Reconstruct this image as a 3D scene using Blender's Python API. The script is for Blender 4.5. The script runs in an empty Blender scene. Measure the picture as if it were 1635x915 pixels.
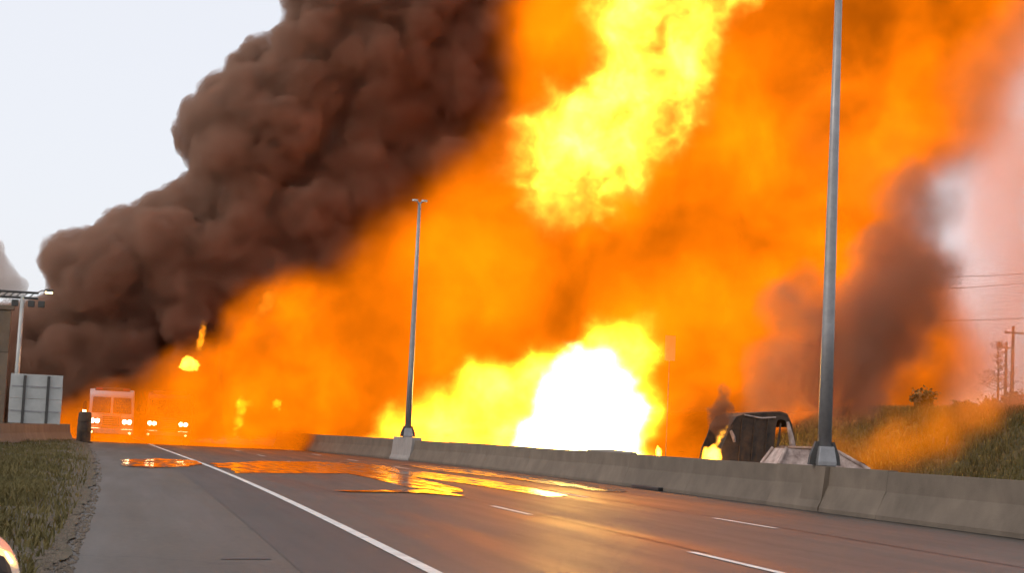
import bpy, bmesh, math, random
import numpy as np
from mathutils import Vector, Matrix, noise

# ------------------------------------------------------------------ camera, sky, sun, exposure
SC = bpy.context.scene
COL = SC.collection
W, HP, F, H = 1635.0, 915.0, 2800.0, 1.25          # photo size, focal length in pixels, eye height
ROLL = math.radians(2.7)
PITCH = math.atan(242.1 / F)
YAW = math.atan(601.8 / (F / math.cos(PITCH)))
ROT = Matrix.Rotation(-YAW, 3, 'Z') @ Matrix.Rotation(math.pi / 2 + PITCH, 3, 'X') @ Matrix.Rotation(ROLL, 3, 'Z')
cd = bpy.data.cameras.new('camera')
cam = bpy.data.objects.new('camera', cd)
COL.objects.link(cam)
cam.matrix_world = Matrix.Translation((0, 0, H)) @ ROT.to_4x4()
cd.sensor_width = 36.0
cd.lens = 36.0 * F / W
cd.clip_start, cd.clip_end = 0.1, 6000
SC.camera = cam

SUN_EL, SUN_AZ = math.radians(32), math.radians(-105)   # azimuth measured from +Y towards +X
w = bpy.data.worlds.new('World')
SC.world = w
w.use_nodes = True
nt = w.node_tree
nt.nodes.clear()
sky = nt.nodes.new('ShaderNodeTexSky')
sky.sky_type = 'NISHITA'
sky.sun_disc = False
sky.sun_elevation = SUN_EL
sky.sun_rotation = SUN_AZ
sky.air_density, sky.dust_density, sky.ozone_density = 0.8, 3.0, 1.0
tint = nt.nodes.new('ShaderNodeMix')                     # thin even overcast: part of the blue goes to white
tint.data_type = 'RGBA'
tint.inputs[0].default_value = 0.7
tint.inputs[7].default_value = (9.3, 9.35, 9.75, 1)
nt.links.new(sky.outputs[0], tint.inputs[6])
bg = nt.nodes.new('ShaderNodeBackground')
bg.inputs[1].default_value = 0.12
nt.links.new(tint.outputs[2], bg.inputs[0])
wo = nt.nodes.new('ShaderNodeOutputWorld')
nt.links.new(bg.outputs[0], wo.inputs[0])

sl = bpy.data.lights.new('sun', 'SUN')
sl.energy = 0.6
sl.angle = math.radians(12)
sl.color = (1.0, 0.95, 0.88)
so = bpy.data.objects.new('sun', sl)
COL.objects.link(so)
sd = Vector((math.sin(SUN_AZ) * math.cos(SUN_EL), math.cos(SUN_AZ) * math.cos(SUN_EL), math.sin(SUN_EL)))
so.rotation_euler = sd.to_track_quat('Z', 'Y').to_euler()
so.location = (-60, -10, 60)

SC.view_settings.view_transform = 'Standard'
SC.view_settings.look = 'None'
SC.view_settings.exposure = 0.0
SC.view_settings.gamma = 1.0
SC.view_settings.use_curve_mapping = False
cy = SC.cycles
cy.max_bounces = 6
cy.diffuse_bounces = 2
cy.glossy_bounces = 2
cy.transmission_bounces = 2
cy.volume_bounces = 2
cy.transparent_max_bounces = 24
cy.volume_step_rate = 2.0
cy.volume_max_steps = 96
cy.use_denoising = True
cy.use_adaptive_sampling = True
cy.adaptive_threshold = 0.1
cy.adaptive_min_samples = 16
cy.sample_clamp_indirect = 8.0

# ------------------------------------------------------------------ helpers
R = random.Random(7)


def ray(u, v):
    return ROT @ Vector((u - W / 2, -(v - HP / 2), -F))


def gp(u, v, z=0.0):
    d = ray(u, v)
    t = (z - H) / d.z
    return Vector((0, 0, H)) + d * t


def at(u, v, Y):
    d = ray(u, v)
    return Vector((0, 0, H)) + d * (Y / d.y)


def mpp(Y):
    return Y / F / math.cos(YAW)            # metres per photo pixel at road distance Y


def tag(o, label=None, cat=None, group=None, kind=None):
    if label: o['label'] = label
    if cat: o['category'] = cat
    if group: o['group'] = group
    if kind: o['kind'] = kind
    return o


def link(name, me, mat=None, parent=None, smooth=False):
    o = bpy.data.objects.new(name, me)
    COL.objects.link(o)
    if mat is not None and len(me.materials) == 0:
        me.materials.append(mat)
    if parent is not None:
        o.parent = parent
    if smooth:
        me.polygons.foreach_set('use_smooth', [True] * len(me.polygons))
    return o


def empty(name, loc=(0, 0, 0), rz=0.0):
    o = bpy.data.objects.new(name, None)
    COL.objects.link(o)
    o.location = loc
    o.rotation_euler = (0, 0, rz)
    o.empty_display_size = 0.3
    return o


class MB:
    def __init__(self):
        self.v, self.f = [], []

    def add(self, vs, fs):
        n = len(self.v)
        self.v += [tuple(p) for p in vs]
        self.f += [tuple(i + n for i in q) for q in fs]
        return self

    def box(self, c, s, rz=0.0, taper=1.0):
        hx, hy, hz = s[0] / 2, s[1] / 2, s[2] / 2
        vs = []
        for z in (-1, 1):
            k = taper if z > 0 else 1.0
            for x, y in ((-1, -1), (1, -1), (1, 1), (-1, 1)):
                px, py = x * hx * k, y * hy * k
                vs.append((c[0] + px * math.cos(rz) - py * math.sin(rz), c[1] + px * math.sin(rz) + py * math.cos(rz), c[2] + z * hz))
        return self.add(vs, [(3, 2, 1, 0), (4, 5, 6, 7), (0, 1, 5, 4), (1, 2, 6, 5), (2, 3, 7, 6), (3, 0, 4, 7)])

    def tube(self, pts, rad, n=10, cap=True):
        rings = []
        pts = [Vector(p) for p in pts]
        for i, p in enumerate(pts):
            a = pts[max(0, i - 1)]
            b = pts[min(len(pts) - 1, i + 1)]
            t = (b - a).normalized()
            up = Vector((0, 0, 1)) if abs(t.z) < 0.9 else Vector((0, 1, 0))
            x = t.cross(up).normalized()
            y = x.cross(t).normalized()
            r = rad[i] if isinstance(rad, (list, tuple)) else rad
            rings.append([p + x * r * math.cos(2 * math.pi * k / n) + y * r * math.sin(2 * math.pi * k / n) for k in range(n)])
        vs = [q for rg in rings for q in rg]
        fs = []
        for i in range(len(pts) - 1):
            for k in range(n):
                fs.append((i * n + k, i * n + (k + 1) % n, (i + 1) * n + (k + 1) % n, (i + 1) * n + k))
        if cap:
            fs.append(tuple(range(n - 1, -1, -1)))
            fs.append(tuple((len(pts) - 1) * n + k for k in range(n)))
        return self.add(vs, fs)

    def disc(self, c, r, axis='Y', depth=0.04, n=16):
        a = {'Y': (0, depth, 0), 'X': (depth, 0, 0), 'Z': (0, 0, depth)}[axis]
        c = Vector(c)
        return self.tube([c - Vector(a) / 2, c + Vector(a) / 2], r, n)

    def loft(self, rings, closed=True, caps=True):
        n = len(rings[0])
        vs = [q for r in rings for q in r]
        fs = []
        for i in range(len(rings) - 1):
            for k in range(n if closed else n - 1):
                fs.append((i * n + k, i * n + (k + 1) % n, (i + 1) * n + (k + 1) % n, (i + 1) * n + k))
        if caps:
            fs.append(tuple(range(n - 1, -1, -1)))
            fs.append(tuple((len(rings) - 1) * n + k for k in range(n)))
        return self.add(vs, fs)

    def mesh(self, name, bevel=0.0, seg=2):
        me = bpy.data.meshes.new(name)
        me.from_pydata(self.v, [], self.f)
        bm = bmesh.new()
        bm.from_mesh(me)
        bmesh.ops.recalc_face_normals(bm, faces=bm.faces)
        if bevel > 0:
            bmesh.ops.bevel(bm, geom=[e for e in bm.edges if len(e.link_faces) == 2 and e.calc_face_angle(0) > 0.5],
                            offset=bevel, segments=seg, profile=0.5, affect='EDGES', clamp_overlap=True)
        bm.to_mesh(me)
        bm.free()
        return me

    def build(self, name, mat, parent=None, bevel=0.0, smooth=False):
        return link(name, self.mesh(name, bevel), mat, parent, smooth)


# ------------------------------------------------------------------ materials
def mat(name, col, rough=0.8, var=0.25, scale=3.0, metal=0.0, bump=0.0, bscale=40.0, col2=None, emit=None, spec=0.5, detail=6.0,
        rand=0.0, coat=0.0):
    m = bpy.data.materials.new(name)
    m.use_nodes = True
    n = m.node_tree
    b = n.nodes['Principled BSDF']
    b.inputs['Roughness'].default_value = rough
    b.inputs['Metallic'].default_value = metal
    b.inputs['Specular IOR Level'].default_value = spec
    b.inputs['Coat Weight'].default_value = coat
    tc = n.nodes.new('ShaderNodeTexCoord')
    nz = n.nodes.new('ShaderNodeTexNoise')
    nz.inputs['Scale'].default_value = scale
    nz.inputs['Detail'].default_value = detail
    nz.inputs['Roughness'].default_value = 0.62
    n.links.new(tc.outputs['Object'], nz.inputs['Vector'])
    rp = n.nodes.new('ShaderNodeValToRGB')
    rp.color_ramp.elements[0].position = 0.3
    rp.color_ramp.elements[1].position = 0.7
    c2 = col2 if col2 else tuple(c * (1 + var) for c in col)
    c1 = col if col2 else tuple(c * (1 - var) for c in col)
    rp.color_ramp.elements[0].color = (*c1, 1)
    rp.color_ramp.elements[1].color = (*c2, 1)
    n.links.new(nz.outputs['Fac'], rp.inputs['Fac'])
    out = rp.outputs['Color']
    if rand > 0:
        oi = n.nodes.new('ShaderNodeObjectInfo')
        mr = n.nodes.new('ShaderNodeMapRange')
        mr.inputs[3].default_value = 1 - rand
        mr.inputs[4].default_value = 1 + rand
        n.links.new(oi.outputs['Random'], mr.inputs[0])
        mx = n.nodes.new('ShaderNodeMix')
        mx.data_type = 'RGBA'
        mx.blend_type = 'MULTIPLY'
        mx.inputs[0].default_value = 1
        n.links.new(out, mx.inputs[6])
        n.links.new(mr.outputs[0], mx.inputs[7])
        out = mx.outputs[2]
    n.links.new(out, b.inputs['Base Color'])
    if bump > 0:
        nb = n.nodes.new('ShaderNodeTexNoise')
        nb.inputs['Scale'].default_value = bscale
        nb.inputs['Detail'].default_value = 4
        n.links.new(tc.outputs['Object'], nb.inputs['Vector'])
        bp = n.nodes.new('ShaderNodeBump')
        bp.inputs['Strength'].default_value = bump
        bp.inputs['Distance'].default_value = 0.02
        n.links.new(nb.outputs['Fac'], bp.inputs['Height'])
        n.links.new(bp.outputs[0], b.inputs['Normal'])
    if emit:
        b.inputs['Emission Color'].default_value = (*emit[0], 1)
        b.inputs['Emission Strength'].default_value = emit[1]
    return m


def asphalt(name, dark, light, wet):
    """worn asphalt: fine aggregate, long streaks along the road, damp sheen in patches"""
    m = bpy.data.materials.new(name)
    m.use_nodes = True
    n = m.node_tree
    b = n.nodes['Principled BSDF']
    tc = n.nodes.new('ShaderNodeTexCoord')
    mp = n.nodes.new('ShaderNodeMapping')
    mp.inputs['Scale'].default_value = (1.1, 0.06, 1)
    n.links.new(tc.outputs['Object'], mp.inputs['Vector'])
    s = n.nodes.new('ShaderNodeTexNoise')
    s.inputs['Scale'].default_value = 1.0
    s.inputs['Detail'].default_value = 7
    n.links.new(mp.outputs[0], s.inputs['Vector'])
    g = n.nodes.new('ShaderNodeTexNoise')
    g.inputs['Scale'].default_value = 0.35
    g.inputs['Detail'].default_value = 8
    n.links.new(tc.outputs['Object'], g.inputs['Vector'])
    ad = n.nodes.new('ShaderNodeMath')
    ad.operation = 'ADD'
    n.links.new(s.outputs['Fac'], ad.inputs[0])
    n.links.new(g.outputs['Fac'], ad.inputs[1])
    rp = n.nodes.new('ShaderNodeMapRange')
    rp.inputs[1].default_value, rp.inputs[2].default_value = 0.7, 1.3
    n.links.new(ad.outputs[0], rp.inputs[0])
    mx = n.nodes.new('ShaderNodeMix')
    mx.data_type = 'RGBA'
    mx.inputs[6].default_value = (*dark, 1)
    mx.inputs[7].default_value = (*light, 1)
    n.links.new(rp.outputs[0], mx.inputs[0])
    vo = n.nodes.new('ShaderNodeTexVoronoi')
    vo.feature = 'DISTANCE_TO_EDGE'
    vo.inputs['Scale'].default_value = 0.22
    wv = n.nodes.new('ShaderNodeVectorMath'); wv.operation = 'MULTIPLY_ADD'; wv.inputs[1].default_value = (2.2, 2.2, 0)
    gg = n.nodes.new('ShaderNodeTexNoise'); gg.inputs['Scale'].default_value = 0.9; gg.inputs['Detail'].default_value = 5
    n.links.new(tc.outputs['Object'], gg.inputs['Vector'])
    n.links.new(gg.outputs['Color'], wv.inputs[0])
    n.links.new(tc.outputs['Object'], wv.inputs[2])
    n.links.new(wv.outputs[0], vo.inputs['Vector'])
    cr = n.nodes.new('ShaderNodeMapRange')
    cr.inputs[1].default_value, cr.inputs[2].default_value = 0.0, 0.006
    cr.inputs[3].default_value, cr.inputs[4].default_value = 0.45, 1.0
    n.links.new(vo.outputs['Distance'], cr.inputs[0])
    fg = n.nodes.new('ShaderNodeTexNoise'); fg.inputs['Scale'].default_value = 9.0; fg.inputs['Detail'].default_value = 6; fg.inputs['Roughness'].default_value = 0.75
    n.links.new(tc.outputs['Object'], fg.inputs['Vector'])
    fr = n.nodes.new('ShaderNodeMapRange')
    fr.inputs[1].default_value, fr.inputs[2].default_value = 0.3, 0.7
    fr.inputs[3].default_value, fr.inputs[4].default_value = 0.55, 1.38
    n.links.new(fg.outputs['Fac'], fr.inputs[0])
    mm = n.nodes.new('ShaderNodeMath'); mm.operation = 'MULTIPLY'
    n.links.new(cr.outputs[0], mm.inputs[0]); n.links.new(fr.outputs[0], mm.inputs[1])
    mc = n.nodes.new('ShaderNodeMix'); mc.data_type = 'RGBA'; mc.blend_type = 'MULTIPLY'; mc.inputs[0].default_value = 1
    n.links.new(mx.outputs[2], mc.inputs[6]); n.links.new(mm.outputs[0], mc.inputs[7])
    n.links.new(mc.outputs[2], b.inputs['Base Color'])
    rr = n.nodes.new('ShaderNodeMapRange')
    rr.inputs[1].default_value, rr.inputs[2].default_value = 0.35, 0.7
    rr.inputs[3].default_value, rr.inputs[4].default_value = wet[0], wet[1]
    n.links.new(s.outputs['Fac'], rr.inputs[0])
    n.links.new(rr.outputs[0], b.inputs['Roughness'])
    nb = n.nodes.new('ShaderNodeTexNoise')
    nb.inputs['Scale'].default_value = 60
    nb.inputs['Detail'].default_value = 3
    n.links.new(tc.outputs['Object'], nb.inputs['Vector'])
    bp = n.nodes.new('ShaderNodeBump')
    bp.inputs['Strength'].default_value = 0.35
    bp.inputs['Distance'].default_value = 0.008
    n.links.new(nb.outputs['Fac'], bp.inputs['Height'])
    n.links.new(bp.outputs[0], b.inputs['Normal'])
    return m


def smoke_mat(name, density, albedo, nscale=0.0, lo=0.35, hi=0.65, aniso=0.2, step=1.0):
    m = bpy.data.materials.new(name)
    m.use_nodes = True
    n = m.node_tree
    n.nodes.clear()
    out = n.nodes.new('ShaderNodeOutputMaterial')
    sc = n.nodes.new('ShaderNodeVolumeScatter')
    ab = n.nodes.new('ShaderNodeVolumeAbsorption')
    sc.inputs['Color'].default_value = (*albedo, 1)
    ab.inputs['Color'].default_value = (*albedo, 1)
    sc.inputs['Anisotropy'].default_value = aniso
    ad = n.nodes.new('ShaderNodeAddShader')
    n.links.new(sc.outputs[0], ad.inputs[0])
    n.links.new(ab.outputs[0], ad.inputs[1])
    n.links.new(ad.outputs[0], out.inputs['Volume'])
    if nscale > 0:
        tc = n.nodes.new('ShaderNodeTexCoord')
        nz = n.nodes.new('ShaderNodeTexNoise')
        nz.inputs['Scale'].default_value = nscale
        nz.inputs['Detail'].default_value = 3
        nz.inputs['Distortion'].default_value = 0.4
        n.links.new(tc.outputs['Object'], nz.inputs['Vector'])
        mr = n.nodes.new('ShaderNodeMapRange')
        mr.inputs[1].default_value, mr.inputs[2].default_value = lo, hi
        mr.inputs[3].default_value, mr.inputs[4].default_value = 0.0, density
        n.links.new(nz.outputs['Fac'], mr.inputs[0])
        n.links.new(mr.outputs[0], sc.inputs['Density'])
        n.links.new(mr.outputs[0], ab.inputs['Density'])
        m.cycles.volume_step_rate = step
    else:
        sc.inputs['Density'].default_value = density
        ab.inputs['Density'].default_value = density
        m.cycles.homogeneous_volume = True
    return m


def fire_mat(name, chroma, L, sigma, nscale=0.0, lo=0.3, hi=0.7, power=2.0, floor=0.05, detail=3.0, dist=0.6, stretch=(1, 1, 1), step=1.0):
    """glowing flame gas: emission with absorption, brighter and darker tongues by 3D noise"""
    m = bpy.data.materials.new(name)
    m.use_nodes = True
    n = m.node_tree
    n.nodes.clear()
    out = n.nodes.new('ShaderNodeOutputMaterial')
    em = n.nodes.new('ShaderNodeEmission')
    em.inputs[0].default_value = (*chroma, 1)
    ab = n.nodes.new('ShaderNodeVolumeAbsorption')
    ab.inputs['Color'].default_value = (0, 0, 0, 1)
    ab.inputs['Density'].default_value = sigma
    ad = n.nodes.new('ShaderNodeAddShader')
    n.links.new(em.outputs[0], ad.inputs[0])
    n.links.new(ab.outputs[0], ad.inputs[1])
    n.links.new(ad.outputs[0], out.inputs['Volume'])
    if nscale > 0:
        tc = n.nodes.new('ShaderNodeTexCoord')
        mp = n.nodes.new('ShaderNodeMapping')
        mp.inputs['Scale'].default_value = stretch
        n.links.new(tc.outputs['Object'], mp.inputs['Vector'])
        nz = n.nodes.new('ShaderNodeTexNoise')
        nz.inputs['Scale'].default_value = nscale
        nz.inputs['Detail'].default_value = detail
        nz.inputs['Distortion'].default_value = dist
        n.links.new(mp.outputs[0], nz.inputs['Vector'])
        mr = n.nodes.new('ShaderNodeMapRange')
        mr.inputs[1].default_value, mr.inputs[2].default_value = lo, hi
        n.links.new(nz.outputs['Fac'], mr.inputs[0])
        pw = n.nodes.new('ShaderNodeMath')
        pw.operation = 'POWER'
        pw.inputs[1].default_value = power
        n.links.new(mr.outputs[0], pw.inputs[0])
        ma = n.nodes.new('ShaderNodeMath')
        ma.operation = 'MULTIPLY_ADD'
        ma.inputs[1].default_value = L * sigma * (1 - floor)
        ma.inputs[2].default_value = L * sigma * floor
        n.links.new(pw.outputs[0], ma.inputs[0])
        n.links.new(ma.outputs[0], em.inputs[1])
        m.cycles.volume_step_rate = step
    else:
        em.inputs[1].default_value = L * sigma
        m.cycles.homogeneous_volume = True
    return m


M = {}
M['asphalt'] = asphalt('asphalt', (0.034, 0.025, 0.018), (0.070, 0.052, 0.038), (0.42, 0.62))
M['shoulder'] = asphalt('shoulder_asphalt', (0.046, 0.034, 0.023), (0.076, 0.056, 0.039), (0.5, 0.7))
M['seal'] = asphalt('fresh_asphalt', (0.020, 0.016, 0.013), (0.044, 0.035, 0.028), (0.5, 0.65))
M['tar'] = mat('tar', (0.018, 0.016, 0.015), 0.45, 0.3, 2.0)
M['paint'] = mat('road_paint', (0.50, 0.48, 0.45), 0.55, col2=(0.78, 0.76, 0.72), scale=2.2)
M['water'] = mat('water', (0.012, 0.011, 0.010), 0.10, 0.2, 1.0, bump=0.06, bscale=1.6, spec=0.6)
_wn = M['water'].node_tree
_b = _wn.nodes['Principled BSDF']
_tc = _wn.nodes.new('ShaderNodeTexCoord')
_mp = _wn.nodes.new('ShaderNodeMapping'); _mp.inputs['Scale'].default_value = (2.2, 0.35, 1)
_nz = _wn.nodes.new('ShaderNodeTexNoise'); _nz.inputs['Scale'].default_value = 1.4; _nz.inputs['Detail'].default_value = 5
_mr = _wn.nodes.new('ShaderNodeMapRange'); _mr.inputs[1].default_value, _mr.inputs[2].default_value = 0.38, 0.66
_mr.inputs[3].default_value, _mr.inputs[4].default_value = 0.05, 0.26
_wn.links.new(_tc.outputs['Object'], _mp.inputs[0]); _wn.links.new(_mp.outputs[0], _nz.inputs['Vector'])
_wn.links.new(_nz.outputs['Fac'], _mr.inputs[0]); _wn.links.new(_mr.outputs[0], _b.inputs['Roughness'])
M['concrete'] = mat('concrete', (0.112, 0.084, 0.060), 0.85, col2=(0.175, 0.133, 0.097), scale=1.3, bump=0.3, bscale=30, rand=0.12)
M['pedestal'] = mat('pale_concrete', (0.28, 0.25, 0.23), 0.85, 0.15, 2.0, bump=0.2)
M['dirt'] = mat('dirt', (0.048, 0.038, 0.018), 0.95, col2=(0.100, 0.074, 0.042), scale=1.4, bump=0.8, bscale=14)
M['turf'] = mat('turf', (0.050, 0.048, 0.015), 0.95, col2=(0.095, 0.075, 0.030), scale=0.9, bump=0.8, bscale=9)
M['grass'] = mat('grass_blade', (0.058, 0.052, 0.010), 0.8, col2=(0.16, 0.115, 0.032), scale=1.1)
M['steel'] = mat('galvanised_steel', (0.30, 0.29, 0.29), 0.45, 0.15, 4.0, metal=0.6)
M['darksteel'] = mat('dark_steel', (0.07, 0.065, 0.06), 0.5, 0.2, 4.0, metal=0.4)
M['signback'] = mat('sign_back_aluminium', (0.42, 0.42, 0.40), 0.5, 0.15, 1.3, metal=0.3)
M['char'] = mat('charred_steel', (0.018, 0.013, 0.010), 0.75, col2=(0.10, 0.055, 0.030), scale=2.6, bump=0.4, bscale=18)
M['ash'] = mat('burnt_pale_metal', (0.16, 0.10, 0.08), 0.6, col2=(0.58, 0.44, 0.38), scale=3.5, bump=0.5, bscale=10)
M['scorch'] = mat('scorched_paint', (0.09, 0.045, 0.025), 0.7, col2=(0.32, 0.19, 0.13), scale=2.2, bump=0.4, bscale=9)
M['black'] = mat('black_rubber', (0.012, 0.011, 0.011), 0.8, 0.3)
M['glass'] = mat('vehicle_glass', (0.02, 0.022, 0.025), 0.08, 0.1, spec=0.8)
M['whitepaint'] = mat('white_car_paint', (0.72, 0.71, 0.72), 0.25, 0.04, coat=0.5)
M['redpaint'] = mat('red_truck_paint', (0.45, 0.05, 0.03), 0.3, 0.1, coat=0.4)
M['chrome'] = mat('chrome', (0.6, 0.6, 0.6), 0.2, 0.1, metal=1.0)
M['headlight'] = mat('lit_headlight', (0.9, 0.85, 0.7), 0.3, 0.05, emit=((1.0, 0.78, 0.42), 40.0))
M['lampglow'] = mat('lit_lamp', (0.9, 0.8, 0.5), 0.3, 0.05, emit=((1.0, 0.75, 0.30), 7.0))
M['bark'] = mat('bark', (0.06, 0.045, 0.035), 0.9, 0.35, 8.0, bump=0.5)
M['wood'] = mat('weathered_wood', (0.14, 0.11, 0.085), 0.85, 0.25, 5.0)
M['leaf'] = mat('dry_leaf', (0.10, 0.075, 0.025), 0.8, col2=(0.16, 0.11, 0.04), scale=2.0)
M['signface'] = mat('pale_sign_sheet', (0.62, 0.56, 0.52), 0.5, 0.05)

# ------------------------------------------------------------------ ground and road
def bend(y):                                # the road swings gently left past the straight
    return -0.00035 * max(0.0, y - 20) ** 2 if y < 60 else -0.00035 * 1600 - 0.028 * (y - 60)


def strip(name, x0, x1, y0, y1, z, m, parent=None, dy=3.0, bx=bend, kind=None):
    ys = list(np.linspace(y0, y1, max(2, int((y1 - y0) / dy) + 1)))
    vs, fs = [], []
    for y in ys:
        vs += [(x0 + bx(y), y, z), (x1 + bx(y), y, z)]
    for i in range(len(ys) - 1):
        fs.append((2 * i, 2 * i + 1, 2 * i + 3, 2 * i + 2))
    me = bpy.data.meshes.new(name)
    me.from_pydata(vs, [], fs)
    o = link(name, me, m, parent)
    if kind: tag(o, kind=kind)
    return o


me = bpy.data.meshes.new('ground')
me.from_pydata([(-3000, -500, -0.06), (3000, -500, -0.06), (3000, 4500, -0.06), (-3000, 4500, -0.06)], [], [(0, 1, 2, 3)])
ground = tag(link('ground', me, M['turf']), 'dull olive ground running to the horizon', 'ground', kind='structure')

road = strip('road', 2.83, 34.0, -10, 400, 0.0, M['asphalt'], kind='structure')
tag(road, 'dark worn asphalt motorway lanes damp in patches', 'road')
shoulder = strip('shoulder', -0.55, 2.83, -10, 400, 0.0, M['shoulder'], kind='structure')
tag(shoulder, 'greyer asphalt shoulder left of the white edge line', 'shoulder')
strip('edge_line', 2.72, 2.86, -10, 200, 0.008, M['paint'], road)
strip('dark_seam', 1.55, 2.70, -10, 70, 0.004, M['seal'], shoulder)
PH1, PH2 = 18.4, 26.9
for X, ph in ((6.60, 17.0), (10.27, 26.8)):
    for k in range(-1, 7):
        y = ph + 11.4 * k
        strip('lane_dash', X - 0.06, X + 0.06, y, y + 3.0, 0.008, M['paint'], road, 1.0)
# tar seams, a repair patch
strip('tar_seam', 6.76, 6.83, 20, 60, 0.005, M['tar'], road)
strip('tar_seam', 10.45, 10.50, 15, 60, 0.005, M['tar'], road)
p0 = gp(350, 893); p1 = gp(432, 893)
mb = MB(); mb.add([(p0.x, p0.y - .1, .005), (p1.x, p1.y - .12, .005), (p1.x - .02, p1.y + .12, .005), (p0.x + .05, p0.y + .1, .005)], [(0, 1, 2, 3)])
mb.build('tar_patch', M['tar'], shoulder)


_pz = [0.009]


def puddle(pts_px, label):
    """a film of water whose rim is given by where it lies on the road"""
    _pz[0] += 0.002
    zz = _pz[0]
    pts = [gp(u, v) for u, v in pts_px]
    c = sum(pts, Vector()) / len(pts)
    rim = []
    n = len(pts)
    for i in range(n):
        a, b = pts[i], pts[(i + 1) % n]
        for t in np.linspace(0, 1, 9)[:-1]:
            p = a.lerp(b, t)
            k = 1 + 0.10 * noise.noise(p * 0.9) + 0.06 * noise.noise(p * 3.1)
            q = c + (p - c) * k
            rim.append((q.x, q.y, zz))
    bm = bmesh.new()
    f = bm.faces.new([bm.verts.new(q) for q in rim])
    bmesh.ops.triangulate(bm, faces=[f])
    me = bpy.data.meshes.new('puddle')
    bm.to_mesh(me); bm.free()
    return tag(link('puddle', me, M['water']), label, 'puddle', kind='structure')


puddle([(330, 741), (420, 737), (560, 739), (610, 744), (640, 752), (560, 757), (380, 756)], 'broad shallow water film across the first lane')
puddle([(505, 743), (560, 744), (640, 758), (740, 783), (715, 789), (660, 781), (590, 764), (545, 755)], 'long narrow wet streak along the lane joint')
puddle([(600, 748), (700, 757), (800, 771), (910, 793), (880, 795), (760, 776), (660, 762)], 'thin straight run of water in the middle lane')
puddle([(640, 743), (720, 747), (900, 767), (1010, 787), (960, 786), (820, 766), (700, 753)], 'strip of standing water at the foot of the median barrier')
puddle([(193, 735), (250, 733), (310, 736), (325, 742), (300, 746), (240, 748), (196, 745)], 'small puddle on the shoulder catching headlights')
puddle([(535, 785), (700, 784), (738, 794), (700, 791), (640, 787.5), (560, 787)], 'thin wet line crossing the first lane')

# left verge: bumpy turf with a bare earth edge
def verge_z(x, y):
    k = min(1.0, max(0.0, (-0.55 + bend(y) - x) / 0.8))
    return 0.02 + k * (0.10 + 0.10 * noise.noise(Vector((x * .7, y * .25, 0))) + 0.06 * noise.noise(Vector((x * 2.5, y * 1.2, 3))))


def verge_mesh(x0, x1, nx, y0, y1, ny):
    vs, fs = [], []
    for j in range(ny + 1):
        y = y0 + (y1 - y0) * j / ny
        for i in range(nx + 1):
            x = x0 + (x1 - x0) * i / nx + bend(y) + (0.16 * noise.noise(Vector((0, y * 0.45, 5))) + 0.05 * noise.noise(Vector((0, y * 2.1, 7)))) * (i / nx) ** 6
            vs.append((x, y, verge_z(x, y)))
    for j in range(ny):
        for i in range(nx):
            a = j * (nx + 1) + i
            fs.append((a, a + 1, a + nx + 2, a + nx + 1))
    me = bpy.data.meshes.new('verge')
    me.from_pydata(vs, [], fs)
    return me


tag(link('verge', verge_mesh(-9, -0.5, 60, 0, 130, 700), M['dirt'], smooth=True), 'bare earth verge sloping up beside the shoulder', 'verge', kind='structure')
vs, fs = [], []
for i in range(120000):
    y = 1.0 / (R.random() * (1 / 11.0 - 1 / 86.0) + 1 / 86.0)
    d = R.random() ** 0.8 * 4.5
    x = -0.62 - d + bend(y)
    nn = noise.noise(Vector((x * 1.1, y * 0.35, 8)))
    if d < 0.45 + 0.9 * (noise.noise(Vector((y * .3, 2, 2))) + .2) and R.random() < 0.75 or nn < -0.22 and R.random() < .7:
        continue
    z = verge_z(x, y)
    h = (0.04 + 0.10 * R.random()) * (1.0 + 0.7 * nn)
    a = R.random() * 6.28
    wd = 0.006 + 0.010 * R.random()
    lx, ly = (R.random() - .5) * h * 1.4, (R.random() - .5) * h * 1.4
    n0 = len(vs)
    ca, sa = math.cos(a) * wd, math.sin(a) * wd
    vs += [(x - ca, y - sa, z - .01), (x + ca, y + sa, z - .01), (x + lx * .4 + ca * .7, y + ly * .4 + sa * .7, z + h * .6), (x + lx * .4 - ca * .7, y + ly * .4 - sa * .7, z + h * .6), (x + lx, y + ly, z + h)]
    fs += [(n0, n0 + 1, n0 + 2, n0 + 3), (n0 + 3, n0 + 2, n0 + 4)]
me = bpy.data.meshes.new('grass')
me.from_pydata(vs, [], fs)
tag(link('grass', me, M['grass']), 'patchy olive and straw coloured grass on the verge', 'grass', kind='stuff')

vs, fs = [], []
gv, gf = [(1, 0, 0), (-1, 0, 0), (0, 1, 0), (0, -1, 0), (0, 0, 1), (0, 0, -.4)], [(0, 2, 4), (2, 1, 4), (1, 3, 4), (3, 0, 4), (2, 0, 5), (1, 2, 5), (3, 1, 5), (0, 3, 5)]
for i in range(2600):
    y = 1.0 / (R.random() * (1 / 11.0 - 1 / 70.0) + 1 / 70.0)
    x = -0.5 + bend(y) - abs(R.gauss(0, .28)) + .14
    z = max(0.004, verge_z(x, y)) if x < -.5 + bend(y) else 0.004
    k = 0.008 + 0.022 * R.random() ** 2
    n0 = len(vs)
    vs += [(x + p[0] * k * R.uniform(.7, 1.3), y + p[1] * k * R.uniform(.7, 1.3), z + p[2] * k * .8 + .002) for p in gv]
    fs += [tuple(q + n0 for q in t) for t in gf]
me = bpy.data.meshes.new('gravel')
me.from_pydata(vs, [], fs)
tag(link('gravel', me, M['concrete']), 'loose gravel strewn along the shoulder edge', 'gravel', kind='stuff')

# ------------------------------------------------------------------ median barrier
def bar_x(y):
    return 14.62 if y < 51 else 14.62 - 1.9 * ((y - 51) / 30.0) ** 2


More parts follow.
